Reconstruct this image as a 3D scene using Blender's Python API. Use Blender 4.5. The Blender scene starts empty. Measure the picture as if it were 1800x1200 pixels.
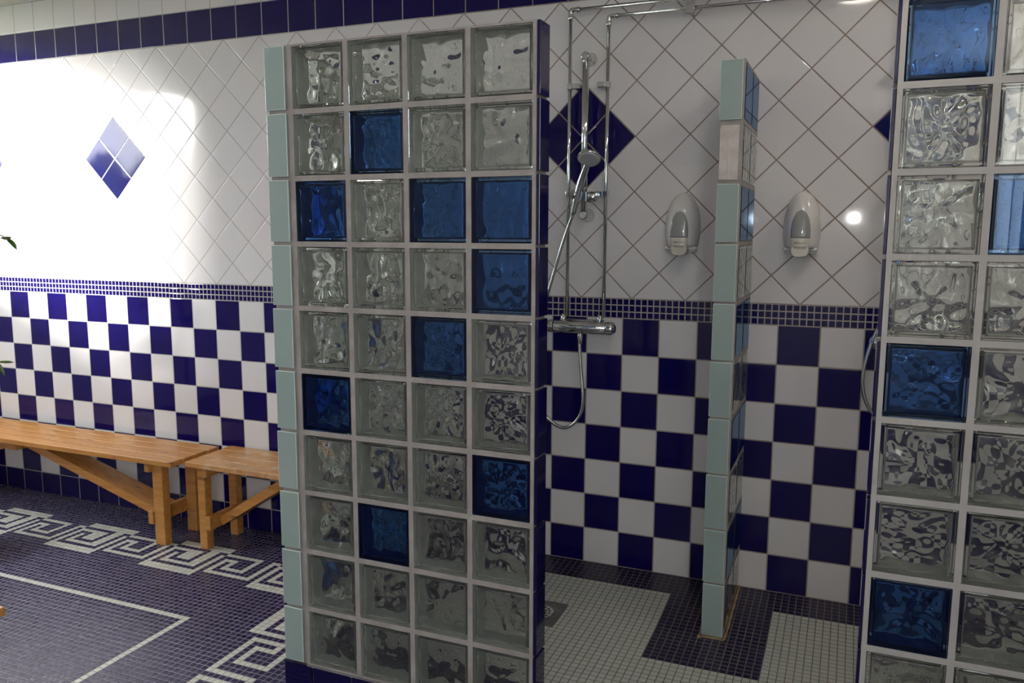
import bpy, bmesh, math, random
from mathutils import Vector, Matrix

# ------------------------------------------------------------------ units
S = 0.1506                      # one wall tile pitch in metres; positions below are in tiles
Z0 = -7.8                       # level of the main floor in tiles (0 = top of the chequered tiles)
def W(x, y, z): return Vector((x * S, y * S, (z - Z0) * S))
C = bpy.context.scene.collection
sc = bpy.context.scene
PI = math.pi

# ------------------------------------------------------------------ camera
R = ((0.923213, 0.384274, 0.003201), (0.054528, -0.122747, -0.990939), (-0.380399, 0.915023, -0.134275))
cam_d = bpy.data.cameras.new('camera'); cam = bpy.data.objects.new('camera', cam_d); C.objects.link(cam)
cam_d.sensor_width = 36; cam_d.lens = 1431.0 / 1800 * 36
cam_d.clip_start = 0.05; cam_d.clip_end = 200
cp = W(7.6258, -21.3005, 2.3177)
cam.matrix_world = Matrix(((R[0][0], -R[1][0], -R[2][0], cp.x), (R[0][1], -R[1][1], -R[2][1], cp.y),
                           (R[0][2], -R[1][2], -R[2][2], cp.z), (0, 0, 0, 1)))
sc.camera = cam

# ------------------------------------------------------------------ world, light, exposure
sc.view_settings.view_transform = 'Standard'; sc.view_settings.look = 'None'
sc.view_settings.gamma = 1.0; sc.view_settings.use_curve_mapping = False
sc.view_settings.exposure = 0.5
w = bpy.data.worlds.new('sky'); sc.world = w; w.use_nodes = True
bg = w.node_tree.nodes['Background']; bg.inputs['Color'].default_value = (0.93, 0.97, 1.0, 1)
bg.inputs['Strength'].default_value = 13.0
def area(name, loc, size, size_y, rot, energy, color, portal=False):
    l = bpy.data.lights.new(name, 'AREA'); l.shape = 'RECTANGLE'; l.size = size; l.size_y = size_y
    l.energy = energy; l.color = color
    o = bpy.data.objects.new(name, l); C.objects.link(o); o.location = loc; o.rotation_euler = rot
    if portal: l.cycles.is_portal = True
    return o
WIN = (-17.5, -1.5, 2.2, 10.1); FILL_WIN = (-38.5, -29.5, 0.8, 10.1)   # y0, y1, z0, z1 of the left window, then of an added right window for fill (tiles)
XL = -28.5; XR = 13.55
area('window_portal', W(XL - 0.4, (WIN[0] + WIN[1]) / 2, (WIN[2] + WIN[3]) / 2), (WIN[3] - WIN[2]) * S, (WIN[1] - WIN[0]) * S,
     (0, -PI / 2, 0), 1, (1, 1, 1), True)
area('window_portal', W(XR + 0.4, (FILL_WIN[0] + FILL_WIN[1]) / 2, (FILL_WIN[2] + FILL_WIN[3]) / 2), (FILL_WIN[3] - FILL_WIN[2]) * S, (FILL_WIN[1] - FILL_WIN[0]) * S,
     (0, PI / 2, 0), 1, (1, 1, 1), True)  # portal of the added fill window
# low hazy sun through the window, falling on the upper left of the tiled wall
sun_d = bpy.data.lights.new('sun', 'SUN'); sun_d.energy = 25.0; sun_d.angle = math.radians(15); sun_d.color = (1.0, 0.97, 0.92)
sun = bpy.data.objects.new('sun', sun_d); C.objects.link(sun)
sun.rotation_euler = Vector((0.62, 0.78, -0.175)).to_track_quat('-Z', 'Y').to_euler()
# the camera's own small flash
fl = bpy.data.lights.new('camera_flash', 'AREA'); fl.shape = 'RECTANGLE'; fl.size = 0.04; fl.size_y = 0.02
fl.energy = 3.0; fl.color = (1, 0.98, 0.95)
flo = bpy.data.objects.new('camera_flash', fl); C.objects.link(flo)
flo.matrix_world = cam.matrix_world @ Matrix.Translation((0, 0.10, 0.0))
LAMPS = [(7.3, -10.3, 'above the gap between the two block walls'), (-7.0, -14.0, 'added as fill above the floor left of the long block wall'),
         (-19.0, -19.0, 'added as fill above the Greek key floor by the benches'), (12.4, -4.0, 'added as fill in the right shower stall')]  # only the first is known by its reflection, the others are added fill
LAMP_W = 36.0
sc.cycles.max_bounces = 18; sc.cycles.transmission_bounces = 18; sc.cycles.transparent_max_bounces = 12
sc.cycles.glossy_bounces = 6; sc.cycles.diffuse_bounces = 4

# ------------------------------------------------------------------ node helper
class X:
    """a scalar in a node tree with arithmetic"""
    def __init__(s, t, sock): s.t = t; s.s = sock
    def _m(s, op, *a, clamp=False):
        n = s.t.nodes.new('ShaderNodeMath'); n.operation = op; n.use_clamp = clamp
        for i, v in enumerate((s,) + a):
            if isinstance(v, X): s.t.links.new(v.s, n.inputs[i])
            else: n.inputs[i].default_value = float(v)
        return X(s.t, n.outputs[0])
    def __add__(s, o): return s._m('ADD', o)
    def __sub__(s, o): return s._m('SUBTRACT', o)
    def __mul__(s, o): return s._m('MULTIPLY', o)
    def __truediv__(s, o): return s._m('DIVIDE', o)
    def floor(s): return s._m('FLOOR')
    def mod(s, o): return s._m('FLOORED_MODULO', o)
    def abs(s): return s._m('ABSOLUTE')
    def lt(s, o): return s._m('LESS_THAN', o)
    def gt(s, o): return s._m('GREATER_THAN', o)
    def mn(s, o): return s._m('MINIMUM', o)
    def mx(s, o): return s._m('MAXIMUM', o)
    def inv(s): return s * -1.0 + 1.0
    def sel(s, a, b): return s * a + s.inv() * b if isinstance(a, X) or isinstance(b, X) else s * (a - b) + b
    def edge(s):                                 # distance to the nearest whole number
        return (s.mod(1.0) - 0.5).abs() * -1.0 + 0.5
    def step(s, a, b):                           # smooth 0..1 between a and b
        n = s.t.nodes.new('ShaderNodeMapRange'); n.clamp = True
        s.t.links.new(s.s, n.inputs[0]); n.inputs[1].default_value = a; n.inputs[2].default_value = b
        return X(s.t, n.outputs[0])

def mat(name):
    m = bpy.data.materials.new(name); m.use_nodes = True
    t = m.node_tree; b = t.nodes['Principled BSDF']
    return m, t, b
def seti(b, **k):
    for kk, v in k.items(): b.inputs[kk.replace('_', ' ')].default_value = v
def coords(t):
    tc = t.nodes.new('ShaderNodeTexCoord'); sp = t.nodes.new('ShaderNodeSeparateXYZ')
    t.links.new(tc.outputs['Object'], sp.inputs[0])
    return tc, X(t, sp.outputs[0]), X(t, sp.outputs[1]), X(t, sp.outputs[2])
def mixc(t, f, a, b):
    n = t.nodes.new('ShaderNodeMix'); n.data_type = 'RGBA'
    if isinstance(f, X): t.links.new(f.s, n.inputs[0])
    else: n.inputs[0].default_value = f
    for i, v in ((6, a), (7, b)):
        if isinstance(v, tuple): n.inputs[i].default_value = (v[0], v[1], v[2], 1)
        else: t.links.new(v, n.inputs[i])
    return n.outputs[2]
def noise(t, vec, scale, detail=2.0, rough=0.5):
    n = t.nodes.new('ShaderNodeTexNoise'); n.inputs['Scale'].default_value = scale
    n.inputs['Detail'].default_value = detail; n.inputs['Roughness'].default_value = rough
    if vec is not None: t.links.new(vec, n.inputs['Vector'])
    return X(t, n.outputs[0])
def white(t, a, b):
    cb = t.nodes.new('ShaderNodeCombineXYZ'); t.links.new(a.s, cb.inputs[0]); t.links.new(b.s, cb.inputs[1])
    n = t.nodes.new('ShaderNodeTexWhiteNoise'); n.noise_dimensions = '3D'; t.links.new(cb.outputs[0], n.inputs[0])
    return X(t, n.outputs[0])
def bump(t, b, h, dist, strength=1.0):
    n = t.nodes.new('ShaderNodeBump'); n.inputs['Distance'].default_value = dist; n.inputs['Strength'].default_value = strength
    t.links.new(h.s, n.inputs['Height']); t.links.new(n.outputs[0], b.inputs['Normal'])

NAVY = (0.0062, 0.0030, 0.075)
WHITE = (0.66, 0.645, 0.655)
GROUT = (0.30, 0.245, 0.22)

def wall_material():
    m, t, b = mat('tiled_wall')
    tc, px, py, pz = coords(t)
    x = px / S; z = pz / S + Z0
    # chequer zone
    cx = x.floor(); cz = z.floor()
    chk = (cx + cz).mod(2.0).gt(0.5)
    base_row = z.lt(-7.0) * x.lt(-3.5)
    chk = chk.mx(base_row)
    e_chk = x.edge().mn(z.edge())
    # mosaic band
    q = 0.53 / 3
    e_band = (x * 6.0).edge().mn((z / q).edge()) * q
    # diamonds
    ph = 0.8256; r2 = 1 / math.sqrt(2)
    p = (x - ph + z - 0.53) * r2; qq = (x - ph - z + 0.53) * r2
    e_dia = p.edge().mn(qq.edge())
    d5 = 5 * math.sqrt(2)
    d6 = 6 * math.sqrt(2)
    u1 = ((x - ph + d6 / 2).mod(d6) - d6 / 2).abs()
    off = ph - 12 * math.sqrt(2)
    u2 = ((x - off + d5 / 2).mod(d5) - d5 / 2).abs()
    left = x.lt(-11.0)
    u = left * u2 + left.inv() * u1
    zc = 0.53 + 3 * math.sqrt(2)
    dia = (u + (z - zc).abs()).lt(math.sqrt(2))
    # top border : navy row, white row
    ztop = 0.53 + 5.5 * math.sqrt(2)
    zt = z - ztop
    e_top = (x - 0.34).edge().mn(zt.edge())
    top_navy = zt.lt(1.0)
    in_chk = z.lt(0.0); in_band = z.lt(0.53) * in_chk.inv(); in_top = z.gt(ztop)
    in_dia = z.gt(0.53) * in_top.inv()
    navy = in_chk * chk + in_band + in_dia * dia + in_top * top_navy
    e = in_chk * e_chk + in_band * e_band + in_dia * e_dia + in_top * e_top
    border = (z - 0.53).abs().mn((z - ztop).abs()).mn(z.abs())
    e = e.mn(border)
    g = e.step(0.013, 0.019).inv()                       # 1 in the joint
    var = white(t, cx + in_dia * p.floor() * 7.0, cz + in_dia * qq.floor() * 3.0)
    n1 = noise(t, tc.outputs['Object'], 1.6, 3.0)
    wc = mixc(t, n1.step(0.35, 0.65), WHITE, (0.69, 0.66, 0.65))
    wc = mixc(t, var * 0.35, wc, (0.60, 0.615, 0.64))
    col = mixc(t, navy, wc, NAVY)
    dirt = noise(t, tc.outputs['Object'], 9.0, 3.0)
    gc = mixc(t, dirt.step(0.4, 0.7), GROUT, (0.21, 0.155, 0.135))
    gc = mixc(t, in_band.mx(in_chk * 0.4), gc, (0.40, 0.36, 0.34))
    gc = mixc(t, x.lt(-4.0), gc, (0.38, 0.36, 0.35))
    col = mixc(t, g, col, gc)
    t.links.new(col, b.inputs['Base Color'])
    rough = g * 0.6 + 0.055
    t.links.new(rough.s, b.inputs['Roughness'])
    b.inputs['IOR'].default_value = 1.5; b.inputs['Specular IOR Level'].default_value = 0.32
    wav = noise(t, tc.outputs['Object'], 14.0, 1.0)
    h = e.step(0.006, 0.030) * 0.0005 + wav * 0.00012 + var * 0.0
    bump(t, b, h, 1.0, 1.0)
    return m

def mosaic_material(name, q, x0, y0, tile, grout, rough=0.25):
    m, t, b = mat(name)
    tc, px, py, pz = coords(t)
    u = (px / S - x0) / q; v = (py / S - y0) / q
    e = u.edge().mn(v.edge()); g = e.step(0.045, 0.075).inv(); b.inputs['Specular IOR Level'].default_value = 0.38
    var = white(t, u.floor(), v.floor())
    n = noise(t, tc.outputs['Object'], 2.2, 3.0)
    col = mixc(t, var * 0.9, tile[0], tile[1])
    col = mixc(t, n.step(0.45, 0.75) * 0.5, col, tile[2])
    gn = noise(t, tc.outputs['Object'], 5.0, 3.0)
    gc = mixc(t, gn.step(0.35, 0.7), grout[0], grout[1])
    col = mixc(t, g, col, gc)
    t.links.new(col, b.inputs['Base Color'])
    r = g * 0.4 + rough + var * 0.08
    t.links.new(r.s, b.inputs['Roughness'])
    bump(t, b, e.step(0.03, 0.16) * 0.0006 + var * 0.0003 + u.mod(1.0) * (var - 0.5) * 0.0005, 1.0, 1.0)
    return m

def simple(name, col, rough=0.4, metal=0.0, noise_amt=0.0, nscale=8.0, col2=None, bmp=0.0, bscale=60.0, **kw):
    m, t, b = mat(name)
    seti(b, Base_Color=(*col, 1), Roughness=rough, Metallic=metal, **kw)
    tc = t.nodes.new('ShaderNodeTexCoord')
    if col2:
        n = noise(t, tc.outputs['Object'], nscale, 4.0, 0.6)
        t.links.new(mixc(t, n.step(0.35, 0.68), col, col2), b.inputs['Base Color'])
    if bmp:
        bump(t, b, noise(t, tc.outputs['Object'], bscale, 3.0) * bmp, 1.0, 1.0)
    return m

def glass_material(name, col, rough=0.0):
    m = bpy.data.materials.new(name); m.use_nodes = True; t = m.node_tree
    t.nodes.remove(t.nodes['Principled BSDF'])
    g = t.nodes.new('ShaderNodeBsdfGlass'); g.inputs['Color'].default_value = (*col, 1)
    g.inputs['IOR'].default_value = 1.5; g.inputs['Roughness'].default_value = rough
    t.links.new(g.outputs[0], t.nodes['Material Output'].inputs[0])
    return m

def wood_material():
    m, t, b = mat('varnished_pine')
    tc = t.nodes.new('ShaderNodeTexCoord'); mp = t.nodes.new('ShaderNodeMapping')
    t.links.new(tc.outputs['Object'], mp.inputs[0]); mp.inputs['Scale'].default_value = (1.2, 16, 16)
    oi = t.nodes.new('ShaderNodeObjectInfo')
    va = t.nodes.new('ShaderNodeVectorMath'); va.operation = 'ADD'
    t.links.new(mp.outputs[0], va.inputs[0])
    sc_ = X(t, oi.outputs['Random']) * 37.0
    t.links.new(sc_.s, va.inputs[1])
    n = noise(t, va.outputs[0], 3.0, 6.0, 0.62)
    col = mixc(t, n.step(0.3, 0.7), (0.60, 0.30, 0.085), (0.39, 0.155, 0.033))
    kn = t.nodes.new('ShaderNodeTexVoronoi'); kn.inputs['Scale'].default_value = 1.0
    mp2 = t.nodes.new('ShaderNodeMapping'); t.links.new(tc.outputs['Object'], mp2.inputs[0]); mp2.inputs['Scale'].default_value = (4, 14, 14)
    t.links.new(mp2.outputs[0], kn.inputs['Vector'])
    k = X(t, kn.outputs['Distance']).step(0.06, 0.16).inv()
    col = mixc(t, k * 0.85, col, (0.13, 0.035, 0.008))
    t.links.new(col, b.inputs['Base Color'])
    seti(b, Roughness=0.32)
    bump(t, b, n * 0.0006, 1.0, 1.0)
    return m
def patchy_wood_material():
    m = M['wood'].copy(); m.name = 'patchy_varnished_pine'; t = m.node_tree; b = t.nodes['Principled BSDF']
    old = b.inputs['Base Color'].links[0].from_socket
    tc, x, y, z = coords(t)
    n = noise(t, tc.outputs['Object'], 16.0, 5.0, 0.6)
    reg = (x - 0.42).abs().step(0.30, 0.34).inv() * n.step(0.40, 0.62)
    t.links.new(mixc(t, reg * 0.6, old, (0.60, 0.45, 0.31)), b.inputs['Base Color'])  # pale blotches mixed into the wood colour along one stretch of the seat
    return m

M = {}
M['wall'] = wall_material()
M['plain'] = simple('painted_wall', (0.62, 0.60, 0.57), 0.7, col2=(0.66, 0.64, 0.61), nscale=2)
M['ceiling'] = simple('ceiling_panel', (0.80, 0.77, 0.70), 0.6, col2=(0.74, 0.71, 0.66), nscale=1.5)
navy_f = ((0.013, 0.008, 0.052), (0.026, 0.021, 0.070), (0.03, 0.027, 0.065))
M['floor_navy'] = mosaic_material('navy_mosaic', 0.1712, -16.17, -1.70, navy_f, ((0.26, 0.24, 0.30), (0.19, 0.175, 0.21)), 0.22)
M['floor_white'] = mosaic_material('cream_mosaic', 0.1712, -16.17, -1.70, ((0.60, 0.62, 0.54), (0.52, 0.55, 0.49), (0.60, 0.60, 0.55)), ((0.30, 0.28, 0.27), (0.22, 0.19, 0.17)), 0.25)
M['sh_navy'] = mosaic_material('shower_navy_mosaic', 0.17, 3.72, -1.02, ((0.005, 0.004, 0.036), (0.011, 0.009, 0.050), (0.014, 0.012, 0.038)), ((0.19, 0.155, 0.135), (0.13, 0.10, 0.085)), 0.3)
M['sh_white'] = mosaic_material('shower_white_mosaic', 0.17, 3.72, -1.02, ((0.45, 0.485, 0.45), (0.40, 0.435, 0.405), (0.43, 0.45, 0.41)), ((0.15, 0.10, 0.075), (0.24, 0.18, 0.14)), 0.35)
M['mortar'] = simple('block_mortar', (0.37, 0.345, 0.325), 0.85, col2=(0.28, 0.255, 0.24), nscale=14, bmp=0.0012, bscale=90)
M['mortar_new'] = simple('light_block_mortar', (0.50, 0.49, 0.475), 0.8, col2=(0.44, 0.43, 0.42), nscale=10, bmp=0.0008, bscale=90)
M['clear'] = glass_material('clear_block_glass', (0.972, 0.984, 0.972))
M['blue'] = glass_material('cobalt_block_glass', (0.52, 0.69, 0.90))
M['clear_coat'] = simple('block_edge_coating', (0.66, 0.68, 0.64), 0.7)
M['blue_coat'] = simple('blue_block_edge_coating', (0.007, 0.006, 0.12), 0.6)
M['pale_tile'] = simple('pale_green_glass_tile', (0.325, 0.405, 0.385), 0.08, col2=(0.295, 0.385, 0.36), nscale=5)
M['pale_lit_rim'] = simple('pale_tile_lit_rim', (0.66, 0.75, 0.72), 0.2)  # paler ground edges, with the light they catch painted into the colour
M['navy_tile'] = simple('navy_glazed_tile', (0.005, 0.003, 0.05), 0.06)
M['adhesive'] = simple('bare_plaster', (0.62, 0.58, 0.56), 0.9, col2=(0.50, 0.45, 0.42), nscale=30, bmp=0.0015, bscale=60)
M['sealant'] = simple('stained_sealant', (0.30, 0.24, 0.14), 0.8, col2=(0.20, 0.12, 0.05), nscale=20)
M['wood'] = wood_material(); M['patchy'] = patchy_wood_material()
M['chrome'] = simple('chrome', (0.66, 0.67, 0.66), 0.08, 1.0)
M['hose'] = simple('chrome_hose', (0.55, 0.56, 0.55), 0.22, 1.0)
M['plastic'] = simple('white_plastic', (0.64, 0.63, 0.62), 0.18)
M['cream'] = simple('cream_plastic', (0.60, 0.57, 0.49), 0.25)
M['greywin'] = simple('grey_smoked_plastic', (0.30, 0.31, 0.30), 0.08)
M['dark'] = simple('dark_print', (0.05, 0.05, 0.06), 0.5)
M['faceplate'] = simple('spray_face', (0.42, 0.43, 0.43), 0.3)
M['steel'] = simple('drain_steel', (0.38, 0.38, 0.37), 0.35, 0.9, col2=(0.22, 0.20, 0.18), nscale=12)
M['grate'] = simple('drain_grate', (0.10, 0.10, 0.10), 0.3, 0.8)
M['frame'] = simple('window_frame_paint', (0.7, 0.7, 0.68), 0.4)
M['leaf'] = simple('leaf_green', (0.045, 0.13, 0.02), 0.35, col2=(0.10, 0.22, 0.03), nscale=12)
M['stem'] = simple('stem_brown', (0.12, 0.09, 0.04), 0.7)
M['pot'] = simple('pot_terracotta', (0.38, 0.15, 0.08), 0.7)
M['soil'] = simple('soil', (0.03, 0.02, 0.012), 0.95)
M['hedge'] = simple('hedge_green', (0.03, 0.07, 0.015), 0.8, col2=(0.07, 0.12, 0.03), nscale=3)
M['ground'] = simple('ground_green', (0.10, 0.13, 0.05), 0.9)
def lamp_mat():
    m, t, b = mat('lamp_diffuser'); seti(b, Base_Color=(1, 0.95, 0.9, 1), Emission_Color=(1.0, 0.90, 0.80, 1), Emission_Strength=LAMP_W)
    return m
M['lamp'] = lamp_mat()
def pane_mat():
    m = bpy.data.materials.new('window_pane'); m.use_nodes = True; t = m.node_tree
    t.nodes.remove(t.nodes['Principled BSDF'])
    tr = t.nodes.new('ShaderNodeBsdfTransparent'); gl = t.nodes.new('ShaderNodeBsdfGlossy'); gl.inputs['Roughness'].default_value = 0.02
    mx = t.nodes.new('ShaderNodeMixShader'); mx.inputs[0].default_value = 0.06
    t.links.new(tr.outputs[0], mx.inputs[1]); t.links.new(gl.outputs[0], mx.inputs[2])
    t.links.new(mx.outputs[0], t.nodes['Material Output'].inputs[0]); return m
M['pane'] = pane_mat()

# ------------------------------------------------------------------ mesh helpers (metres)
def add_box(bm, x0, x1, y0, y1, z0, z1, bev=0.0, mi=0, seg=2):
    vs = [bm.verts.new((x, y, z)) for x in (x0, x1) for y in (y0, y1) for z in (z0, z1)]
    fs = [bm.faces.new([vs[i] for i in f]) for f in ((0, 1, 3, 2), (4, 6, 7, 5), (0, 4, 5, 1), (2, 3, 7, 6), (0, 2, 6, 4), (1, 5, 7, 3))]
    for f in fs: f.material_index = mi
    if bev:
        es = list({e for f in fs for e in f.edges})
        r = bmesh.ops.bevel(bm, geom=es, offset=bev, segments=seg, affect='EDGES', profile=0.5)
        for f in r['faces']: f.material_index = mi
    return fs
def ubox(bm, x0, x1, y0, y1, z0, z1, bev=0.0, mi=0):     # box given in tiles
    a = W(x0, y0, z0); b = W(x1, y1, z1)
    return add_box(bm, a.x, b.x, a.y, b.y, a.z, b.z, bev, mi)
def add_tube(bm, pts, rad, n=14, caps=True):
    pts = [Vector(p) for p in pts]; m = len(pts)
    rf = rad if callable(rad) else (lambda i: rad)
    tan = [(pts[min(i + 1, m - 1)] - pts[max(i - 1, 0)]).normalized() for i in range(m)]
    up = Vector((0, 0, 1)) if abs(tan[0].z) < 0.9 else Vector((0, 1, 0))
    nrm = (up - tan[0] * up.dot(tan[0])).normalized(); rings = []
    for i in range(m):
        nrm = (nrm - tan[i] * nrm.dot(tan[i])).normalized(); bn = tan[i].cross(nrm)
        rings.append([bm.verts.new(pts[i] + (nrm * math.cos(a) + bn * math.sin(a)) * rf(i)) for a in [2 * PI * k / n for k in range(n)]])
    for i in range(m - 1):
        for k in range(n):
            f = bm.faces.new((rings[i][k], rings[i][(k + 1) % n], rings[i + 1][(k + 1) % n], rings[i + 1][k])); f.smooth = True
    if caps:
        bm.faces.new(list(reversed(rings[0]))); bm.faces.new(rings[-1])
def lathe(bm, prof, origin, axis, n=24):                  # prof: list of (distance along axis, radius)
    o = Vector(origin); a = Vector(axis).normalized()
    pts = [o + a * d for d, r in prof]
    up = Vector((0, 0, 1)) if abs(a.z) < 0.9 else Vector((0, 1, 0))
    e1 = (up - a * up.dot(a)).normalized(); e2 = a.cross(e1); rings = []
    for (d, r), p in zip(prof, pts):
        rings.append([bm.verts.new(p + (e1 * math.cos(t) + e2 * math.sin(t)) * max(r, 1e-5)) for t in [2 * PI * k / n for k in range(n)]])
    for i in range(len(rings) - 1):
        for k in range(n):
            f = bm.faces.new((rings[i][k], rings[i][(k + 1) % n], rings[i + 1][(k + 1) % n], rings[i + 1][k])); f.smooth = True
    bm.faces.new(list(reversed(rings[0]))); bm.faces.new(rings[-1])
def spline(pts, n):                                       # Catmull-Rom through points
    P = [Vector(p) for p in pts]; P = [P[0] * 2 - P[1]] + P + [P[-1] * 2 - P[-2]]; out = []
    for i in range(1, len(P) - 2):
        for k in range(n):
            t = k / n; a, b, c, d = P[i - 1], P[i], P[i + 1], P[i + 2]
            out.append(0.5 * ((2 * b) + (c - a) * t + (2 * a - 5 * b + 4 * c - d) * t * t + (3 * b - a - 3 * c + d) * t ** 3))
    out.append(P[-2]); return out
def resample(pts, step):
    out = [pts[0]]; acc = 0.0
    for a, b in zip(pts, pts[1:]):
        L = (b - a).length; 
        while acc + L >= step:
            t = (step - acc) / L; a = a.lerp(b, t); out.append(a); L = (b - a).length; acc = 0.0
            if L < 1e-9: break
        acc += L
    return out
def obj(name, bm, mats, parent=None, loc=None, fix=True):
    if fix: bmesh.ops.recalc_face_normals(bm, faces=bm.faces)
    me = bpy.data.meshes.new(name); bm.to_mesh(me); bm.free()
    for m_ in (mats if isinstance(mats, (list, tuple)) else [mats]): me.materials.append(m_)
    o = bpy.data.objects.new(name, me); C.objects.link(o)
    if parent: o.parent = parent
    if loc is not None: o.location = loc
    return o
def B(): return bmesh.new()
def thing(name, label, cat, loc=(0, 0, 0), group=None):
    o = bpy.data.objects.new(name, None); C.objects.link(o); o.location = loc
    o.empty_display_size = 0.1
    o['label'] = label; o['category'] = cat
    if group: o['group'] = group
    return o
def structure(o, label=None):
    o['kind'] = 'structure'
    if label: o['label'] = label
    return o

# ------------------------------------------------------------------ room shell
YF = -42.0; ZC = 10.36
def ub(name, m_, *a, **k):
    bm = B(); ubox(bm, *a, **k); return obj(name, bm, m_)
wb = structure(ub('wall_back', M['wall'], XL - 1, XR + 1, 0, 1.2, Z0 - 1, ZC + 1), 'tiled back wall, navy and white chequer below white diamond tiles with navy accents')
wf = structure(ub('wall_front', M['plain'], XL - 1, XR + 1, YF - 1.2, YF, Z0 - 1, ZC + 1))
bm = B()
ubox(bm, XL - 1.2, XL, YF, WIN[0], Z0 - 1, ZC + 1)
ubox(bm, XL - 1.2, XL, WIN[1], 0, Z0 - 1, ZC + 1)
y0, y1, z0, z1 = WIN
ubox(bm, XL - 1.2, XL, y0, y1, Z0 - 1, z0); ubox(bm, XL - 1.2, XL, y0, y1, z1, ZC + 1)
structure(obj('wall_left', bm, M['plain']))
bm = B(); y0, y1, z0, z1 = FILL_WIN
ubox(bm, XR, XR + 1.2, YF, y0, Z0 - 1, ZC + 1); ubox(bm, XR, XR + 1.2, y1, 0, Z0 - 1, ZC + 1)
ubox(bm, XR, XR + 1.2, y0, y1, Z0 - 1, z0); ubox(bm, XR, XR + 1.2, y0, y1, z1, ZC + 1)
structure(obj('wall_right', bm, M['plain']))
structure(ub('ceiling', M['ceiling'], XL - 1, XR + 1, YF - 1, 1, ZC, ZC + 1))
for k, (y0, y1, z0, z1), bars, xo in ((1, WIN, (-14.2,), XL - .8), (2, FILL_WIN, (-34.1,), XR + .3)):  # the right-hand window is unseen, added to light the front of the room
    bm = B(); fw = 0.28
    ubox(bm, xo, xo + .5, y0, y1, z0, z0 + fw, .005); ubox(bm, xo, xo + .5, y0, y1, z1 - fw, z1, .005)
    for a in (y0, y1 - fw) + bars: ubox(bm, xo, xo + .5, a, a + fw, z0, z1, .005)
    win = structure(obj('window_%d' % k, bm, M['frame']))
    bm = B(); ubox(bm, xo + .23, xo + .27, y0, y1, z0, z1); obj('pane', bm, M['pane'], win)
# outside the window
bm = B(); ubox(bm, XL - 200, XL - 1.3, -150, 100, Z0 - 2, Z0 - 1); structure(obj('ground', bm, M['ground']))
bm = B(); rnd = random.Random(5)
for i in range(60):
    yy = -70 + i * 2.0; c_ = W(XL - 30 + rnd.uniform(-2, 2), yy, -3)
    mt = Matrix.Translation(c_) @ Matrix.Diagonal((0.5, 0.35, (12.6 + rnd.uniform(-.7, .6)) * S, 1))
    bmesh.ops.create_icosphere(bm, subdivisions=2, radius=1.0, matrix=mt)
h = obj('hedge', bm, M['hedge']); h['label'] = 'dark green clipped hedge outside the window'; h['category'] = 'hedge'; h['kind'] = 'stuff'

# ------------------------------------------------------------------ main floor: mosaic with Greek key
KEY = ["############............", "############............", "........##..########..##", "#######.##.#.......#..#.",
       "#...###.##.#.###...#..#.", "#.#.###.##.#.#.#...#..#.", "#.#.###.##.#.#.#...#..#.", "#.#.....##.#.#.#####..#.",
       "#.########.#.#........#.", "#..........#.##########.", "############............", "############............"]
q = 0.1712; kx0 = -16.17; ky0 = -1.70
RX = 59                                                   # first column of the right-hand key (x = kx0 + RX*q)
def is_white(i, j):                                       # i column to the right, j row towards the viewer
    if 0 <= j < 12 and i < RX + 12: return KEY[j][i % 24] == '#'
    if RX <= i < RX + 12 and j >= 12:
        u_ = j - 12; v_ = 11 - (i - RX)
        if u_ < 24: return KEY[v_][u_] == '#'
        return KEY[v_][13 + (u_ - 24) % 11] == '#' if (u_ - 24) % 11 < 10 else False
    if i <= 47 and j == 24: return True
    if i == 47 and j >= 24: return True
    return False
bm = B(); cache = {}
ic0 = int((XL - kx0) / q) - 1; ic1 = RX + 16; jr0 = -11; jr1 = 62
def vtx(i, j):
    if (i, j) not in cache:
        x = max(XL, kx0 + i * q); y = min(0.0, ky0 - j * q)
        cache[(i, j)] = bm.verts.new(W(x, y, Z0))
    return cache[(i, j)]
for i in range(ic0, ic1):
    for j in range(jr0, jr1):
        if kx0 + (i + 1) * q < XL or ky0 - (j + 1) * q > 0: continue
        f = bm.faces.new((vtx(i, j + 1), vtx(i + 1, j + 1), vtx(i + 1, j), vtx(i, j))); f.material_index = 1 if is_white(i, j) else 0
xe = kx0 + ic1 * q; ye = ky0 - jr1 * q
def quad(x0, x1, y0, y1, z=Z0, mi=0):
    f = bm.faces.new([bm.verts.new(W(*p, z)) for p in ((x0, y0), (x1, y0), (x1, y1), (x0, y1))]); f.material_index = mi
quad(XL, xe, YF, ye); quad(xe, XR, YF, 0)
fl_o = structure(obj('floor', bm, [M['floor_navy'], M['floor_white']], fix=False), 'navy mosaic floor with a cream Greek key border')

# ------------------------------------------------------------------ raised shower floor
PA = -7.47                                                # front plane of the long block wall
def zf(y): return -7.0 + (0.18 * max(-1.0, y / 2.75) if y < 0 else 0)
bm = B(); qs = 0.17; sx0 = 3.72; sy0 = -1.02; cache = {}
def sh_white(x, y):
    if y > -1.02 or y < -6.05: return False
    if 3.72 < x < 6.27 and y > -4.25: return False
    return -2.3 < x < 12.4
def sv(i, j):
    if (i, j) not in cache:
        x = min(max(-3.55, sx0 + i * qs), XR); y = min(0.0, max(PA + .0, sy0 - j * qs)); cache[(i, j)] = bm.verts.new(W(x, y, zf(y)))
    return cache[(i, j)]
for i in range(-43, 58):
    for j in range(-6, 38):
        f = bm.faces.new((sv(i, j + 1), sv(i + 1, j + 1), sv(i + 1, j), sv(i, j)))
        f.material_index = 1 if sh_white(sx0 + (i + .5) * qs, sy0 - (j + .5) * qs) else 0
structure(obj('floor', bm, [M['sh_navy'], M['sh_white']], fix=False), 'raised shower floor of white mosaic with navy mosaic borders')
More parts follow.
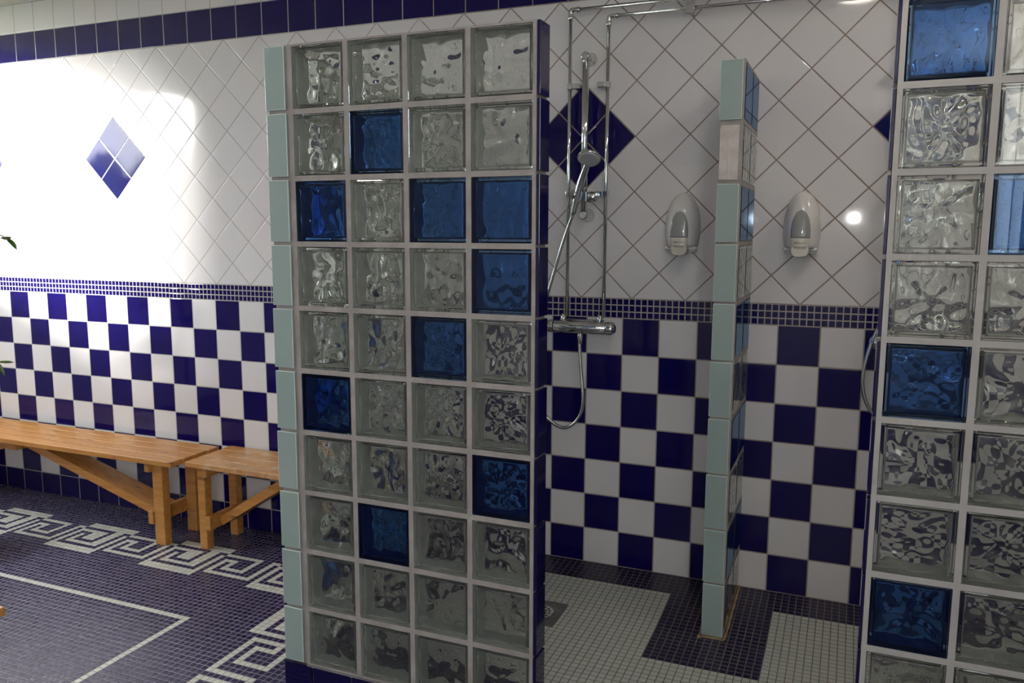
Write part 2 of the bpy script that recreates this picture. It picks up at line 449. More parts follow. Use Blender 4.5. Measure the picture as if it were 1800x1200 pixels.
# plinth (riser) with navy tiles
bm = B(); ubox(bm, -3.58, XR, PA + .06, PA + .5, Z0, -7.22); ubox(bm, -3.58, -3.1, PA + .5, 0, Z0, -7.0)
pl = structure(obj('trim_1', bm, M['mortar']), 'navy tiled riser of the raised shower floor')
xx = -3.62; xs = [-3.62, -2.86]
while xs[-1] < XR - 1: xs.append(xs[-1] + 1.0)
xs.append(XR)
for a, b_ in zip(xs, xs[1:]):
    bm = B(); ubox(bm, a + .02, b_ - .02, PA - .01, PA + .058, Z0 + .01, -7.22, .0015); obj('riser_tile', bm, M['navy_tile'], pl)

# ------------------------------------------------------------------ glass block
BP = 1.3178                                               # block pitch in tiles
HB = 0.0908; HD = 0.039                                   # half width, half depth (m)
def block_mesh(name, seed, m_):
    rnd = random.Random(seed); bm = B()
    add_box(bm, -HB, HB, -HD, HD, -HB, HB, 0.004)
    for f in bm.faces: f.smooth = False
    outer = set(bm.faces)
    bmesh.ops.recalc_face_normals(bm, faces=bm.faces)
    for f in bm.faces:
        if abs(f.normal.y) < 0.3: f.material_index = 1
    N = 30; hc = HB - 0.0105; hd = HD - 0.010
    def waves(sd):
        r = random.Random(sd); ws = []
        for k in range(7):
            wl = r.uniform(0.028, 0.06); a = r.uniform(0, PI)
            ws.append((math.cos(a) * 2 * PI / wl, math.sin(a) * 2 * PI / wl, r.uniform(0, 2 * PI), wl * 0.0165))
        nr = r.choice((5, 6, 7)); pr = r.uniform(0, 6.28)
        bl = [(r.uniform(-.075, .075), r.uniform(-.075, .075), r.uniform(.010, .020), r.uniform(-1, 1) * .0016) for _ in range(16)]
        def f(x, z):
            rr = math.hypot(x, z); th = math.atan2(z, x)
            v = sum(am * math.sin(kx * x + kz * z + p_) for kx, kz, p_, am in ws) * 0.55
            v += 0.0011 * math.sin(nr * th + pr + rr * 30) * min(1, rr / 0.04)
            for bx, bz, s_, am in bl: v += am * math.exp(-((x - bx) ** 2 + (z - bz) ** 2) / (2 * s_ * s_))
            ed = min(hc - abs(x), hc - abs(z)); return v * min(1.0, 0.25 + ed / 0.012)
        return f
    grids = []
    for side, fn in ((-1, waves(seed * 2 + 1)), (1, waves(seed * 2 + 2))):
        g = [[None] * (N + 1) for _ in range(N + 1)]
        for i in range(N + 1):
            for j in range(N + 1):
                x = -hc + 2 * hc * i / N; z = -hc + 2 * hc * j / N
                g[i][j] = bm.verts.new((x, side * hd + fn(x, z), z))
        for i in range(N):
            for j in range(N):
                v = [g[i][j], g[i + 1][j], g[i + 1][j + 1], g[i][j + 1]]
                if side < 0: v.reverse()
                f = bm.faces.new(v); f.smooth = True      # normals point into the hollow
        grids.append(g)
    a, b_ = grids
    def strip(pa, pb):
        for k in range(N):
            f = bm.faces.new((pa[k], pa[k + 1], pb[k + 1], pb[k])); f.smooth = False; f.material_index = 1 if m_ is M['blue'] else 0
            c = f.calc_center_median(); f.normal_update()
            if f.normal.dot(Vector((-c.x, 0, -c.z))) < 0: f.normal_flip()
    strip([a[i][0] for i in range(N + 1)], [b_[i][0] for i in range(N + 1)])
    strip([a[i][N] for i in range(N + 1)], [b_[i][N] for i in range(N + 1)])
    strip([a[0][j] for j in range(N + 1)], [b_[0][j] for j in range(N + 1)])
    strip([a[N][j] for j in range(N + 1)], [b_[N][j] for j in range(N + 1)])
    # check of orientation of the wavy faces: front one (y<0) must look to +y
    bm.normal_update()
    for f in bm.faces:
        if f in outer: continue
        c = f.calc_center_median()
        if abs(abs(c.y) - hd) < 0.008 and abs(f.normal.y) > 0.5 and f.normal.y * c.y > 0: f.normal_flip()
    me = bpy.data.meshes.new(name); bm.to_mesh(me); bm.free(); me.materials.append(m_); me.materials.append(M['blue_coat'] if m_ is M['blue'] else M['clear_coat'])
    return me
# faces of every clear / blue variant
CLEAR = [block_mesh('glass_block', 11 + k, M['clear']) for k in range(5)]
BLUE = [block_mesh('blue_glass_block', 31 + k, M['blue']) for k in range(3)]
brnd = random.Random(3)
def place_block(parent, loc, blue, along_y=False):
    me = brnd.choice(BLUE if blue else CLEAR)
    o = bpy.data.objects.new('glass_block', me); C.objects.link(o); o.parent = parent; o.location = loc
    r = Matrix.Rotation(brnd.choice((0, PI / 2, PI, -PI / 2)), 4, 'Y')
    if along_y: r = Matrix.Rotation(PI / 2, 4, 'Z') @ r
    o.rotation_euler = r.to_euler()
    if blue: o['label'] = 'cobalt blue glass block'
    return o
def tile_part(parent, name, x0, x1, y0, y1, z0, z1, m_, rim=None):
    bm = B()
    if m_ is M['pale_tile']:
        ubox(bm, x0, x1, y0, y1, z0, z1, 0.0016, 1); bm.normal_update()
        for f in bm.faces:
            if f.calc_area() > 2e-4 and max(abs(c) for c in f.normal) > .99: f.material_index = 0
        m_ = [m_, M['pale_lit_rim']]
    else: ubox(bm, x0, x1, y0, y1, z0, z1, 0.0012)
    o = obj(name, bm, m_, parent); o.matrix_parent_inverse = parent.matrix_world.inverted(); return o
JH = (BP * S / 2 - HB)                                    # half joint (m)
def mortar_wall(parent, along, u0, cols, d0, d1, ztop, rows, mname, lead=0.0, tail=0.0, zbot=None, rec=0.0022):
    """lattice of joints; along = 'x' or 'y'; u0 start in tiles, d0/d1 depth range in tiles"""
    bm = B(); u0m = u0 * S; g = 0.0004
    Zt = (ztop - Z0) * S; P_ = BP * S
    def bar(ua, ub_, za, zb):
        if along == 'x': add_box(bm, ua, ub_, d0 * S + rec, d1 * S - rec, za, zb)
        else: add_box(bm, d0 * S + rec, d1 * S - rec, ua, ub_, za, zb)
    for r in range(rows + 1):
        z = Zt - r * P_
        za = z - JH + g; zb = z + JH - g
        if r == 0: zb = z - JH * 0.2
        bar(u0m - lead * S, u0m + cols * P_ + tail * S, za, zb)
    for c in range(cols + 1):
        u = u0m + c * P_
        ua = u - JH + g; ub_ = u + JH - g
        if c == 0: ua = u - lead * S
        if c == cols: ub_ = u + tail * S
        for r in range(rows):
            bar(ua, ub_, Zt - (r + 1) * P_ + JH - g - 0.0001, Zt - r * P_ - JH + g + 0.0001)
    o = obj('mortar', bm, M[mname], parent); o.matrix_parent_inverse = parent.matrix_world.inverted(); return o
def blocks(parent, along, u0, cols, dmid, ztop, rows, blueset):
    for r in range(rows):
        for c in range(cols):
            u = u0 + (c + .5) * BP; z = ztop - (r + .5) * BP
            loc = W(u, dmid, z) if along == 'x' else W(dmid, u, z)
            place_block(parent, loc - parent.location, (r + 1, c + 1) in blueset, along == 'y')

# partition A : long wall in front of the first shower, with its return
ZA = 5.9956; XA0 = 2.3023 - 4 * BP; TH = 2 * HD / S
PAm = PA + 0.02
A_ = thing('glass_block_partition', 'tall glass block wall at the centre with nine blue blocks, pale green tiles down its left edge', 'partition', W(XA0, PA, Z0), 'glass block partitions')
bpy.context.view_layer.update()
mortar_wall(A_, 'x', XA0, 4, PA, PA + TH + .02, ZA, 10, 'mortar', lead=0.05, tail=0.02)
blocks(A_, 'x', XA0, 4, PA + .01 + TH / 2, ZA, 10, {(2, 2), (3, 1), (3, 3), (3, 4), (4, 4), (5, 3), (6, 1), (7, 4), (8, 2)})
# return wall running back to the tiled wall
xr0 = XA0 - 0.57; xr1 = xr0 + TH
yr = PA + 0.62
mortar_wall(A_, 'y', yr, 5, xr0, xr1, ZA, 10, 'mortar', lead=0.57, tail=0.10)
blocks(A_, 'y', yr, 5, (xr0 + xr1) / 2, ZA, 10, {(3, 1), (5, 2), (6, 1), (8, 3), (9, 1)})
for r in range(10):
    z1_ = ZA - r * BP - .03; z0_ = ZA - (r + 1) * BP + .045
    j = brnd.uniform(-.012, .012)
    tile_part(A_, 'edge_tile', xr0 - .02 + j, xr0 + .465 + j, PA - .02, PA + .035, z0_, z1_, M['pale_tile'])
    tile_part(A_, 'end_tile', 2.335, 2.395, PA + .015 + j, PA + .49 + j, z0_ - .01, z1_ + .01, M['navy_tile'])['label'] = 'navy glazed end tile'
# partition B : on the right
PB = -7.0179; ZB = 4.5664 + BP; XB0 = 8.1345
Bp = thing('glass_block_partition', 'glass block wall cut off by the right edge of the picture, with bright white joints', 'partition', W(XB0, PB, Z0), 'glass block partitions')
bpy.context.view_layer.update()
mortar_wall(Bp, 'x', XB0 + .02, 4, PB, PB + TH + .02, ZB, 10, 'mortar_new', lead=0.03, tail=0.04)
blocks(Bp, 'x', XB0 + .02, 4, PB + .01 + TH / 2, ZB, 10, {(1, 1), (3, 2), (5, 1), (8, 1), (2, 4), (6, 3), (9, 3)})
for r in range(10):
    z1_ = ZB - r * BP - .04; z0_ = ZB - (r + 1) * BP + .04
    tile_part(Bp, 'end_tile', XB0 - .065, XB0 - .015, PB + .02, PB + .5, z0_, z1_, M['navy_tile'])['label'] = 'navy glazed end tile'
bm = B(); ubox(bm, XB0, XR, PB + .02, PB + .5, -7.22, ZB - 10 * BP - .06)
o = obj('base_course', bm, M['mortar_new'], Bp); o.matrix_parent_inverse = Bp.matrix_world.inverted()
# partition C : low fin between the two showers
PC = -2.742; XC0 = 4.7877; XC1 = 5.2764; ZCt = 6.0125
Cp = thing('glass_block_partition', 'narrow glass block fin standing out from the wall between two showers, pale green end tiles, one missing', 'partition', W(XC0, PC, Z0), 'glass block partitions')
bpy.context.view_layer.update()
mC = mortar_wall(Cp, 'y', PC + .10, 2, XC0, XC1 + .03, ZCt, 10, 'mortar', lead=0.06, tail=0.02)
blocks(Cp, 'y', PC + .10, 2, (XC0 + XC1 + .03) / 2, ZCt, 10, {(r, c) for r in (1, 3, 5, 7, 9) for c in (1, 2)})
for r in range(10):
    z1_ = ZCt - r * BP - .02; z0_ = ZCt - (r + 1) * BP + .035; j = brnd.uniform(-.01, .01)
    if r == 1:
        o = tile_part(Cp, 'bare_patch', XC0 + .03, XC1 - .06, PC + .02, PC + .05, z0_ + .03, z1_ - .06, M['adhesive']); o['label'] = 'bare white patch where a tile is missing'
        o = tile_part(Cp, 'bare_patch', XC0 + .02, XC0 + .235, PC + .012, PC + .03, z0_ + .05, z1_ - .12, M['adhesive']); o['label'] = 'bare white patch where a tile is missing'
        continue
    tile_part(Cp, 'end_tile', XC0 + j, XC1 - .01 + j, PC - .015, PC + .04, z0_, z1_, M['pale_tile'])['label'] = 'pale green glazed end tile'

bm = B()
pts = [W(XC1 + .06, -.03, zf(-.03) + .01), W(XC1 + .06, -1.4, zf(-1.4) + .01), W(XC1 + .05, PC + .02, zf(PC) + .01), W(XC1 - .1, PC - .04, zf(PC) + .01), W(XC0, PC - .04, zf(PC) + .01), W(XC0 - .03, PC + .03, zf(PC) + .01), W(XC0 - .03, -.03, zf(-.03) + .01)]
add_tube(bm, resample(spline(pts, 10), .02), lambda i: .0052 + .0018 * math.sin(i * 1.7), 8)
o = obj('sealant_bead', bm, M['sealant'], Cp); o.matrix_parent_inverse = Cp.matrix_world.inverted(); o['label'] = 'stained yellowish sealant at the foot of the fin'

# ------------------------------------------------------------------ wooden benches
def bench(x0, x1, yf, yb, label, leg_in, leg_w=0.36, patchy=False, mid_rail=True, braces=True, zt=-4.9):
    cx = (x0 + x1) / 2
    t = thing('wooden_bench', label, 'bench', W(x0, yf, Z0), 'slatted pine benches')
    bpy.context.view_layer.update()
    def part(name, bm, m_=None):
        o = obj(name, bm, m_ or M['wood']); 
        o.data.transform(Matrix.Translation(-t.location)); o.parent = t; return o
    n = 4; gap = 0.055; wd = (yb - yf - gap * (n - 1)) / n; th = 0.175
    for i in range(n):
        ya = yf + i * (wd + gap); dx = brnd.uniform(-.02, .02)
        bm = B(); ubox(bm, x0 + dx, x1 + dx, ya, ya + wd, zt - th, zt, 0.003)
        part('slat', bm, M['patchy'] if patchy else None)
    for s in (0, 1):
        la = x0 + leg_in if s == 0 else x1 - leg_in - leg_w
        lb = la + leg_w
        for ya in (yf + .22, yb - .52):
            bm = B(); ubox(bm, la, lb, ya, ya + .30, Z0, zt - th, 0.003); part('leg', bm)
        # lower cross bar on the inner face of the legs, upper bearer
        ia, ib = (lb, lb + .2) if s == 0 else (la - .2, la)
        bm = B(); ubox(bm, ia, ib, yf + .16, yb - .12, -7.12, -6.68, 0.003); part('cross_bar', bm)
        bm = B(); ubox(bm, ia, ib, yf + .1, yb - .1, zt - th - .3, zt - th, 0.003); part('bearer', bm)
        if braces:
            bx = ib if s == 0 else ia; ym = (yf + yb) / 2
            xe_ = cx - .25 if s == 0 else cx + .25
            a = W(bx, 0, -6.95); b2 = W(xe_, 0, zt - th - .12)
            d = (b2 - a); nn = Vector((-d.z, 0, d.x)).normalized() * 0.021
            if nn.z < 0: nn = -nn
            bm = B(); ya = (ym - .42) * S; yb_ = (ym + .42) * S
            vs = [bm.verts.new((p.x, yy, p.z)) for p in (a - nn, a + nn, b2 + nn, b2 - nn) for yy in (ya, yb_)]
            for f in ((0, 1, 3, 2), (2, 3, 5, 4), (4, 5, 7, 6), (6, 7, 1, 0), (0, 2, 4, 6), (1, 7, 5, 3)): bm.faces.new([vs[k] for k in f])
            part('brace', bm)
    if mid_rail:
        bm = B(); ubox(bm, cx - .22, cx + .22, yf + .3, yb - .3, zt - th - .32, zt - th, 0.003); part('middle_rail', bm)
    return t
bench(-27.1, -11.74, -2.55, -0.42, 'long slatted pine bench against the tiled wall, running out of the left edge', 0.62, 0.42)
bench(-11.45, -3.75, -2.28, -0.16, 'short pine bench whose seat has pale patches, half hidden behind the glass block wall', 0.28, 0.30, patchy=True)
bench(-18.0, -7.12, -13.5, -11.3, 'pine bench of which only one dark corner shows at the lower left edge', 0.6)

# ------------------------------------------------------------------ showers
def wpart(name, bm, m_, t, sub=None):
    o = obj(name, bm, m_); o.data.transform(Matrix.Translation(-t.location)); o.parent = t; return o
def mixer(xc, zc, label):
    t = thing('shower_mixer', label, 'shower mixer', W(xc, -0.42, zc), 'chrome shower mixers')
    bm = B(); L = 0.74
    c = W(xc, -0.42, zc); r = 0.0255
    # slim oval body
    lathe(bm, [(-L * S, r * .9), (-L * S * .97, r), (0, r * 1.02), (L * S * .97, r), (L * S, r * .9)], c, (1, 0, 0), 28)
    add_tube(bm, [W(xc - .62, -.24, zc + .1), W(xc + .62, -.24, zc + .1)], 0.016, 16)
    wpart('valve_body', bm, M['chrome'], t)
    for s in (-1, 1):
        bm = B(); R_ = r * 1.06
        lathe(bm, [(L * S + .001, R_ * .96), (L * S + .004, R_), (L * S + .022, R_ * .97), (L * S + .031, R_ * .80), (L * S + .037, R_ * .45), (L * S + .039, 0.001)], c, (s, 0, 0), 28)
        wpart('control_knob', bm, M['chrome'], t)
    for s in (-1, 1):
        x_ = xc + s * .515
        bm = B(); lathe(bm, [(0, .011), (.004, .0125), (.018, .0125), (.022, .0105), (.032, .010)], W(x_, -.3, zc + .13), (0, 0, 1), 6)
        lathe(bm, [(0, .014), (.006, .014)], W(x_, -.3, zc + .10), (0, 0, 1), 20)
        add_tube(bm, [W(x_, 0, zc + .02), W(x_, -.3, zc + .02)], .012, 14)
        wpart('union_nut', bm, M['chrome'], t)
    bm = B(); lathe(bm, [(0, .010), (.014, .0115), (.03, .009), (.045, .0085)], c + Vector((0, 0, -r + .004)), (0, 0, -1), 16)
    wpart('hose_outlet', bm, M['chrome'], t)
    return t
def rail(xc, label):
    t = thing('shower_rail', label, 'shower rail', W(xc, -.42, 2.7), 'chrome shower rails')
    y = -.46
    bm = B(); add_tube(bm, [W(xc, y, 2.72), W(xc, y, 6.72)], .0132, 18); wpart('rail_bar', bm, M['chrome'], t)
    for z in (6.78, 2.74):
        bm = B(); lathe(bm, [(0, .026), (.004, .027), (.012, .022), (.03, .019), (.062, .019), (.078, .018), (.084, .013)], W(xc, 0, z), (0, -1, 0), 24)
        wpart('wall_bracket', bm, M['chrome'], t)
    bm = B(); ubox(bm, xc - .16, xc + .13, y - .15, y + .12, 3.06, 3.36, .006)
    lathe(bm, [(0, .021), (.012, .022), (.03, .020), (.034, .016)], W(xc + .12, y, 3.21), (1, 0, 0), 20)
    lathe(bm, [(0, .017), (.02, .019), (.03, .016)], W(xc - .14, y - .1, 3.24), (-.6, -.7, .25), 18)
    wpart('slider', bm, M['chrome'], t)
    return t
def handset(xc, hose_pts, label):
    t = thing('hand_shower', label, 'hand shower', W(xc - .1, -.62, 3.0), 'hand showers with metal hoses')
    # handle
    hp = spline([W(xc - .25, -.60, 2.75), W(xc - .15, -.63, 3.15), W(xc - .01, -.68, 3.6), W(xc + .15, -.76, 3.98), W(xc + .22, -.82, 4.14)], 6)
    bm = B(); m_ = len(hp)
    add_tube(bm, hp, lambda i: .0085 + .0045 * math.sin(PI * min(1, i / (m_ - 1) * 1.1)) + .002, 16)
    wpart('handle', bm, M['chrome'], t)
    hc = W(xc + .27, -.92, 4.19); ax = Vector((0.05, -0.60, -0.80)).normalized()
    bm = B(); lathe(bm, [(-.020, .004), (-.018, .020), (-.010, .037), (0, .044), (.006, .045), (.009, .043)], hc, ax, 32)
    hd_ = wpart('shower_head', bm, M['chrome'], t)
    bm = B(); lathe(bm, [(.0092, .0415), (.0125, .039), (.0135, .030)], hc, ax, 32)
    o = wpart('spray_face', bm, M['faceplate'], t)
    pts = resample(spline([W(x, y, z) for x, y, z in hose_pts], 24), 0.0032)
    bm = B(); add_tube(bm, pts, lambda i: .0072 if i % 2 else .0060, 10)
    wpart('hose', bm, M['hose'], t)
    return t
x1c = 1.035
mixer(x1c - .10, -.25, 'chrome bar mixer valve fixed to the wall in the left shower stall')
rail(1.0, 'vertical chrome riser rail in front of the whole navy diamond')
handset(1.0, [(.92, -.42, -.5), (.94, -.43, -.9), (1.0, -.46, -1.5), (1.07, -.5, -2.1), (1.03, -.5, -2.55), (.82, -.5, -2.9), (.5, -.5, -3.05), (.13, -.5, -2.88),
              (-.2, -.5, -2.5), (-.48, -.5, -1.8), (-.5, -.5, -.9), (-.25, -.5, -.15), (.02, -.52, .6), (.38, -.54, 1.77), (.6, -.56, 2.4), (.75, -.60, 2.75)],
        'chrome hand shower with ribbed hose hanging on the rail before the navy diamond')
x2c = 9.1
mixer(x2c, -.25, 'chrome bar mixer valve behind the right glass block wall')
rail(x2c, 'chrome riser rail behind the right glass block wall')
handset(x2c, [(9.1, -.42, -.5), (9.1, -.45, -1.1), (9.0, -.48, -1.7), (8.8, -.5, -2.05), (8.5, -.5, -2.08), (8.2, -.5, -1.85), (8.03, -.5, -1.4), (8.02, -.5, -.9), (8.17, -.5, -.2),
              (8.42, -.5, .55), (8.62, -.52, 1.4), (8.75, -.55, 2.2), (8.85, -.60, 2.75)], 'hand shower whose looped hose shows beside the left edge of the right block wall')
def supply(name, label, xa, xb, zh, y=-.3, side=1):
    t = thing('supply_pipe', label, 'pipe', W(xa, y, 0), 'chrome supply pipes'); r = .0072
    for x_ in (xa, xb):
        bm = B(); add_tube(bm, [W(x_, y, .02), W(x_, y, zh - .12)], r, 14); wpart('upright', bm, M['chrome'], t)
        for z in (6.08, 3.30):
            d = side
            bm = B(); ubox(bm, min(x_ - .07, x_ - .07 + d * .0), x_ + .07, y - .07, y + .07, z - .075, z + .075, .002)
            ubox(bm, *(sorted((x_ + d * .07, x_ + d * .27))), y - .05, -.01, z - .07, z + .07, .003)
            wpart('pipe_clip', bm, M['chrome'], t)
    for x_, s in ((xa, 1), (xb, -1)):
        bm = B(); add_tube(bm, spline([W(x_, y, zh - .2), W(x_, y, zh - .05), W(x_ + s * .05, y, zh), W(x_ + s * .2, y, zh)], 5), .0095, 14); wpart('elbow', bm, M['chrome'], t)
        for p_, d_ in ((W(x_, y, zh - .24), (0, 0, 1)), (W(x_ + s * .16, y, zh), (s, 0, 0))):
            bm = B(); lathe(bm, [(0, .0095), (.002, .0115), (.012, .0115), (.014, .0095)], p_, d_, 16); wpart('ring', bm, M['chrome'], t)
    bm = B(); add_tube(bm, [W(xa + .12, y, zh), W(xb - .12, y, zh)], r, 14); wpart('crosspipe', bm, M['chrome'], t)
    return t
p1 = supply('hot', 'chrome pipe nearer the glass blocks, left one of the pair rising from the mixer', .52, 9.615, 8.0, side=1)
p2 = supply('cold', 'chrome pipe on the right of the pair, with the lower elbow and lower cross run', 1.55, 8.585, 7.76, side=-1)
bm = B(); ubox(bm, 3.58, 3.68, -.37, -.01, 7.62, 8.12, .003); ubox(bm, 3.52, 3.74, -.42, -.34, 7.60, 7.86, .003); wpart('pipe_clip', bm, M['chrome'], p2)

# ------------------------------------------------------------------ soap dispensers
def dispenser(xc, label):
    base = W(xc, 0, 1.7); t = thing('soap_dispenser', label, 'soap dispenser', base, 'white wall soap dispensers')
    def shell(zs, wf_, df, n=20, y_off=0.0):
        bm = B(); rings = []
        for z in zs:
            w_ = wf_(z); d_ = df(z); ring = []
            for k in range(n + 1):
                a = PI * k / n; ca, sa = math.cos(a), math.sin(a)
                ring.append(bm.verts.new(W(xc, 0, z) + Vector((w_ * S * math.copysign(abs(ca) ** .8, ca), -(y_off + d_ * sa ** .8) * S, 0))))
            rings.append(ring)
        for a, b_ in zip(rings, rings[1:]):
            for k in range(n):
                f = bm.faces.new((a[k], a[k + 1], b_[k + 1], b_[k])); f.smooth = True
        bm.faces.new(rings[0]); bm.faces.new(rings[-1]); 
        for a, b_ in zip(rings, rings[1:]): bm.faces.new((a[0], b_[0], b_[-1], a[-1]))
        return bm
    zb, zt = 1.93, 3.30
    def wf_(z):
        u = (z - zb) / (zt - zb)
        return .435 * math.sqrt(max(0.0008, 1 - max(0, (u - .30) / .70) ** 2.3)) * (1 - .12 * max(0, (.30 - u) / .30) ** 1.5)
    def df(z):
        u = (z - zb) / (zt - zb)
        return .12 + .50 * math.sqrt(max(0.0, 1 - max(0, (u - .25) / .75) ** 2.2))
    zs = [zb + (zt - zb) * (1 - (1 - k / 26) ** 1.6) for k in range(27)]
    body = obj('body', shell(zs, wf_, df), M['plastic']); body.data.transform(Matrix.Translation(-base)); body.parent = t
    # sight window: elliptic dome on the front, following the shell
    def patch(zlo, zhi, wmax, m_, name, prf=None, thick=.012):
        bm = B(); n = 16; top = []
        rows = []
        for i in range(n + 1):
            z = zlo + (zhi - zlo) * i / n; hw = prf(i / n) * wmax; row = []
            for k in range(13):
                x = -hw + 2 * hw * k / 12
                wv = max(wf_(z), .02); cs = min(.98, abs(x) / wv) ** (1 / .8); sn = math.sqrt(1 - cs * cs) ** .8
                row.append(bm.verts.new(W(xc + x, -(df(z) * sn) - thick, z)))
            rows.append(row)
        for a, b_ in zip(rows, rows[1:]):
            for k in range(12):
                f = bm.faces.new((a[k], a[k + 1], b_[k + 1], b_[k])); f.smooth = True
        r = bmesh.ops.extrude_face_region(bm, geom=bm.faces[:]); 
        bmesh.ops.translate(bm, vec=(0, .03 * S * 1.3, 0), verts=[v for v in r['geom'] if isinstance(v, bmesh.types.BMVert)])
        o = obj(name, bm, m_); o.data.transform(Matrix.Translation(-base)); o.parent = t; return o
    patch(2.17, 2.84, .225, M['greywin'], 'sight_window', lambda u: math.sqrt(max(.002, 1 - max(0, (u - .15) / .85) ** 2.2)))
    patch(1.96, 2.17, .215, M['cream'], 'front_panel', lambda u: 1.0, .016)
    # small printed mark: a dot and a row of tiny dashes
    bm = B()
    yb_ = -(df(2.06)) - .022
    for k in range(8):
        x = xc - .11 + k * .031
        ubox(bm, x, x + (.018 if k else .022), yb_ - .002, yb_ + .008, 2.048 - (.006 if k == 0 else 0), 2.066 + (.006 if k == 0 else 0))
    o = obj('printed_mark', bm, M['dark']); o.data.transform(Matrix.Translation(-base)); o.parent = t
    # lever
    bm = B(); n = 18; rows = []
    outline = [(.20, 1.99), (.215, 1.90), (.205, 1.82), (.17, 1.755), (.10, 1.725), (0, 1.715), (-.10, 1.725), (-.17, 1.755), (-.205, 1.82), (-.215, 1.90), (-.20, 1.99)]
    for y in (-.60, -.50, -.2):
        k_ = 1.0 if y != -.60 else .9
        rows.append([bm.verts.new(W(xc + x * k_, y if y != -.60 else y, 1.87 + (z - 1.87) * k_)) for x, z in outline])
    for a, b_ in zip(rows, rows[1:]):
        m_ = len(outline)
        for k in range(m_):
            f = bm.faces.new((a[k], a[(k + 1) % m_], b_[(k + 1) % m_], b_[k])); f.smooth = True
    bm.faces.new(rows[0]); bm.faces.new(rows[-1])
    o = obj('push_lever', bm, M['cream']); o.data.transform(Matrix.Translation(-base)); o.parent = t
    bm = B(); ubox(bm, xc - .40, xc + .40, -.42, 0, 1.86, 1.95, .006); ubox(bm, xc - .36, xc + .36, -.30, 0, 1.80, 1.87, .004)
    o = obj('wall_bracket', bm, M['plastic']); o.data.transform(Matrix.Translation(-base)); o.parent = t
    return t
dispenser(3.56, 'white egg-shaped soap dispenser on the wall left of the narrow block fin')
dispenser(6.45, 'white egg-shaped soap dispenser on the wall right of the narrow block fin')

# ------------------------------------------------------------------ floor drains
def drain(xc, yc, label):
    zc = -7.18; t = thing('floor_drain', label, 'drain', W(xc, yc, zc), 'square floor drains')
    bm = B(); n = 40; R_ = .42; a = .64; zt_ = zc + .02
    sq = []; ci = []
    for k in range(n):
        th = 2 * PI * k / n; c_, s_ = math.cos(th), math.sin(th); m_ = max(abs(c_), abs(s_))
        sq.append((a * c_ / m_, a * s_ / m_)); ci.append((R_ * c_, R_ * s_))
    vo = [bm.verts.new(W(xc + x, yc + y, zt_)) for x, y in sq]; vi = [bm.verts.new(W(xc + x, yc + y, zt_)) for x, y in ci]
    vl = [bm.verts.new(W(xc + x * .97, yc + y * .97, zt_ - .05)) for x, y in ci]; vb = [bm.verts.new(W(xc + x, yc + y, zt_ - .03)) for x, y in sq]
    for k in range(n):
        j = (k + 1) % n
        bm.faces.new((vo[k], vo[j], vi[j], vi[k])); bm.faces.new((vi[k], vi[j], vl[j], vl[k])); bm.faces.new((vo[j], vo[k], vb[k], vb[j]))
    wpart('frame_plate', bm, M['steel'], t)
    bm = B()
    lathe(bm, [(0, R_ * S * .96), (.004, R_ * S * .96)], W(xc, yc, zt_ - .05), (0, 0, 1), 36)
    for rr, nn in ((.12, 6), (.22, 11), (.32, 16)):
        for k in range(nn):
            th = 2 * PI * k / nn
            lathe(bm, [(0, .0055), (.003, .005), (.0045, .002)], W(xc + rr * math.cos(th), yc + rr * math.sin(th), zt_ - .025), (0, 0, 1), 8)
    wpart('grate', bm, M['grate'], t)
    return t
drain(.77, -3.1, 'square steel floor drain with round grate in the white mosaic')
drain(9.3, -3.1, 'square steel floor drain in the right stall behind the block wall')

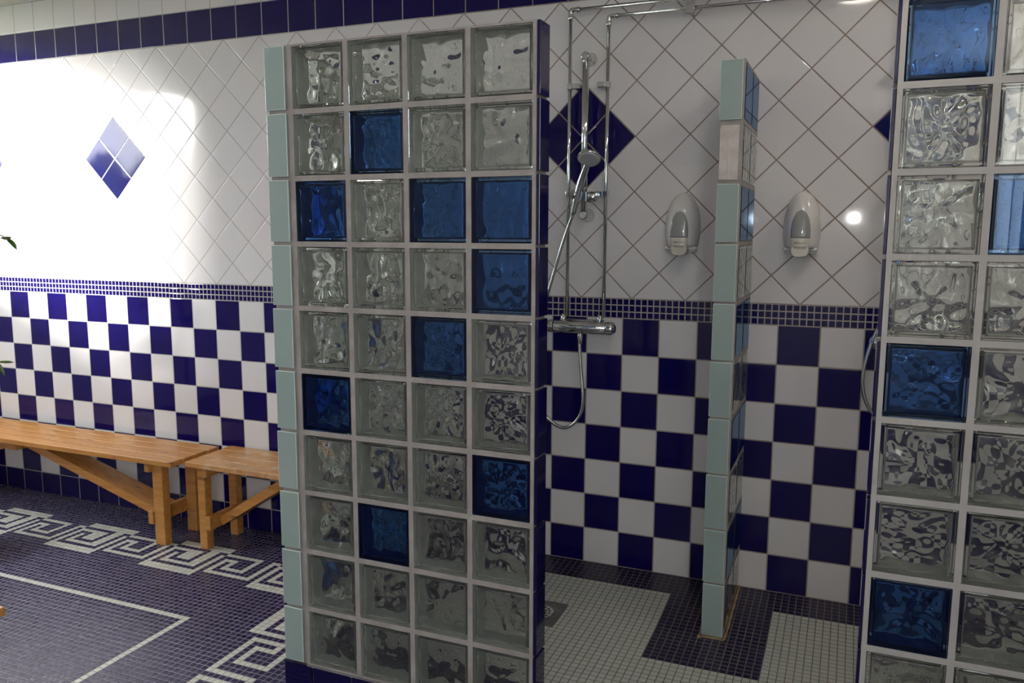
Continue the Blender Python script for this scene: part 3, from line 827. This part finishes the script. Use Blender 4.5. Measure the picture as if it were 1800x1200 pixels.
# ------------------------------------------------------------------ plant
def plant(x, y, h_, rad, label, seed=1, nleaf=90, aim=None):
    base = W(x, y, Z0); t = thing('potted_plant', label, 'potted plant', base, 'potted plants by the window'); r_ = random.Random(seed)
    bm = B(); lathe(bm, [(0, .11), (.01, .115), (.24, .155), (.25, .165), (.275, .165), (.275, .15), (.25, .148), (.05, .10)], base, (0, 0, 1), 28)
    o = obj('pot', bm, M['pot']); o.data.transform(Matrix.Translation(-base)); o.parent = t
    bm = B(); lathe(bm, [(.235, .145), (.245, .14)], base, (0, 0, 1), 20); o = obj('soil', bm, M['soil']); o.data.transform(Matrix.Translation(-base)); o.parent = t
    top = base + Vector((0, 0, h_)); sb = B(); lb = B()
    add_tube(sb, spline([base + Vector((0, 0, .24)), base + Vector((.02, .01, h_ * .4)), base + Vector((-.01, 0, h_ * .75))], 6), .010, 8)
    for b_ in range(17):
        a = 2 * PI * b_ / 16 + r_.uniform(-.2, .2); z_ = h_ * r_.uniform(.5, .78); tip_r = rad * r_.uniform(.4, .7)
        if b_ == 16: a = 0.0; z_ = h_ * .86; tip_r = rad * 1.62
        p0 = base + Vector((0, 0, z_)); p2 = base + Vector((math.cos(a) * tip_r, math.sin(a) * tip_r, min(h_, z_ + h_ * (r_.uniform(-.04, .2) if b_ < 16 else .09))))
        p1 = (p0 + p2) / 2 + Vector((0, 0, h_ * .08)); path = spline([p0, p1, p2], 8)
        add_tube(sb, path, .0032, 6)
        for k in range(nleaf // 16 + 2):
            i = min(len(path) - 1, int(len(path) * (.35 + .65 * k / (nleaf // 16 + 1)))); p = path[i]
            dr = Vector((math.cos(a + r_.uniform(-1.3, 1.3)), math.sin(a + r_.uniform(-1.3, 1.3)), r_.uniform(-.9, .25))).normalized()
            L = r_.uniform(.065, .10); sd = dr.cross(Vector((0, 0, 1))).normalized(); nn = sd.cross(dr)
            pr = [(0, 0), (.2, .30), (.45, .42), (.7, .30), (1, 0)]
            mid = [lb.verts.new(p + dr * L * u + nn * (-.10 * L * math.sin(u * PI) + .12 * L * u * u * -1)) for u, w_ in pr]
            for s in (-1, 1):
                ed = [mid[0]] + [lb.verts.new(p + dr * L * u + sd * s * w_ * L * .5 + nn * (.06 * L - .12 * L * u * u)) for u, w_ in pr[1:-1]] + [mid[-1]]
                for q_ in range(4):
                    vs = [mid[q_], mid[q_ + 1], ed[q_ + 1], ed[q_]]; vs = list(dict.fromkeys(vs))
                    if len(vs) > 2:
                        f = lb.faces.new(vs if s > 0 else vs[::-1]); f.smooth = True
    o = obj('stem', sb, M['stem']); o.data.transform(Matrix.Translation(-base)); o.parent = t
    o = obj('leaves', lb, M['leaf'], fix=False); o.data.transform(Matrix.Translation(-base)); o.parent = t
    return t
plant(-18.4, -5.0, 1.56, .33, 'leafy green potted plant whose leaf tips poke in at the left edge', 2)

# ------------------------------------------------------------------ ceiling lamps, most of them added fill
for x, y, where in LAMPS:
    t = thing('ceiling_lamp', 'round recessed ceiling lamp ' + where, 'lamp', W(x, y, ZC), 'round ceiling lamps')
    bm = B(); lathe(bm, [(0, .13), (.012, .13), (.018, .12), (.018, .105), (.008, .10)], W(x, y, ZC), (0, 0, -1), 32); wpart('rim', bm, M['frame'], t)
    bm = B(); lathe(bm, [(0.002, .102), (.012, .100), (.016, .07), (.017, .01)], W(x, y, ZC), (0, 0, -1), 32); wpart('diffuser', bm, M['lamp'], t)
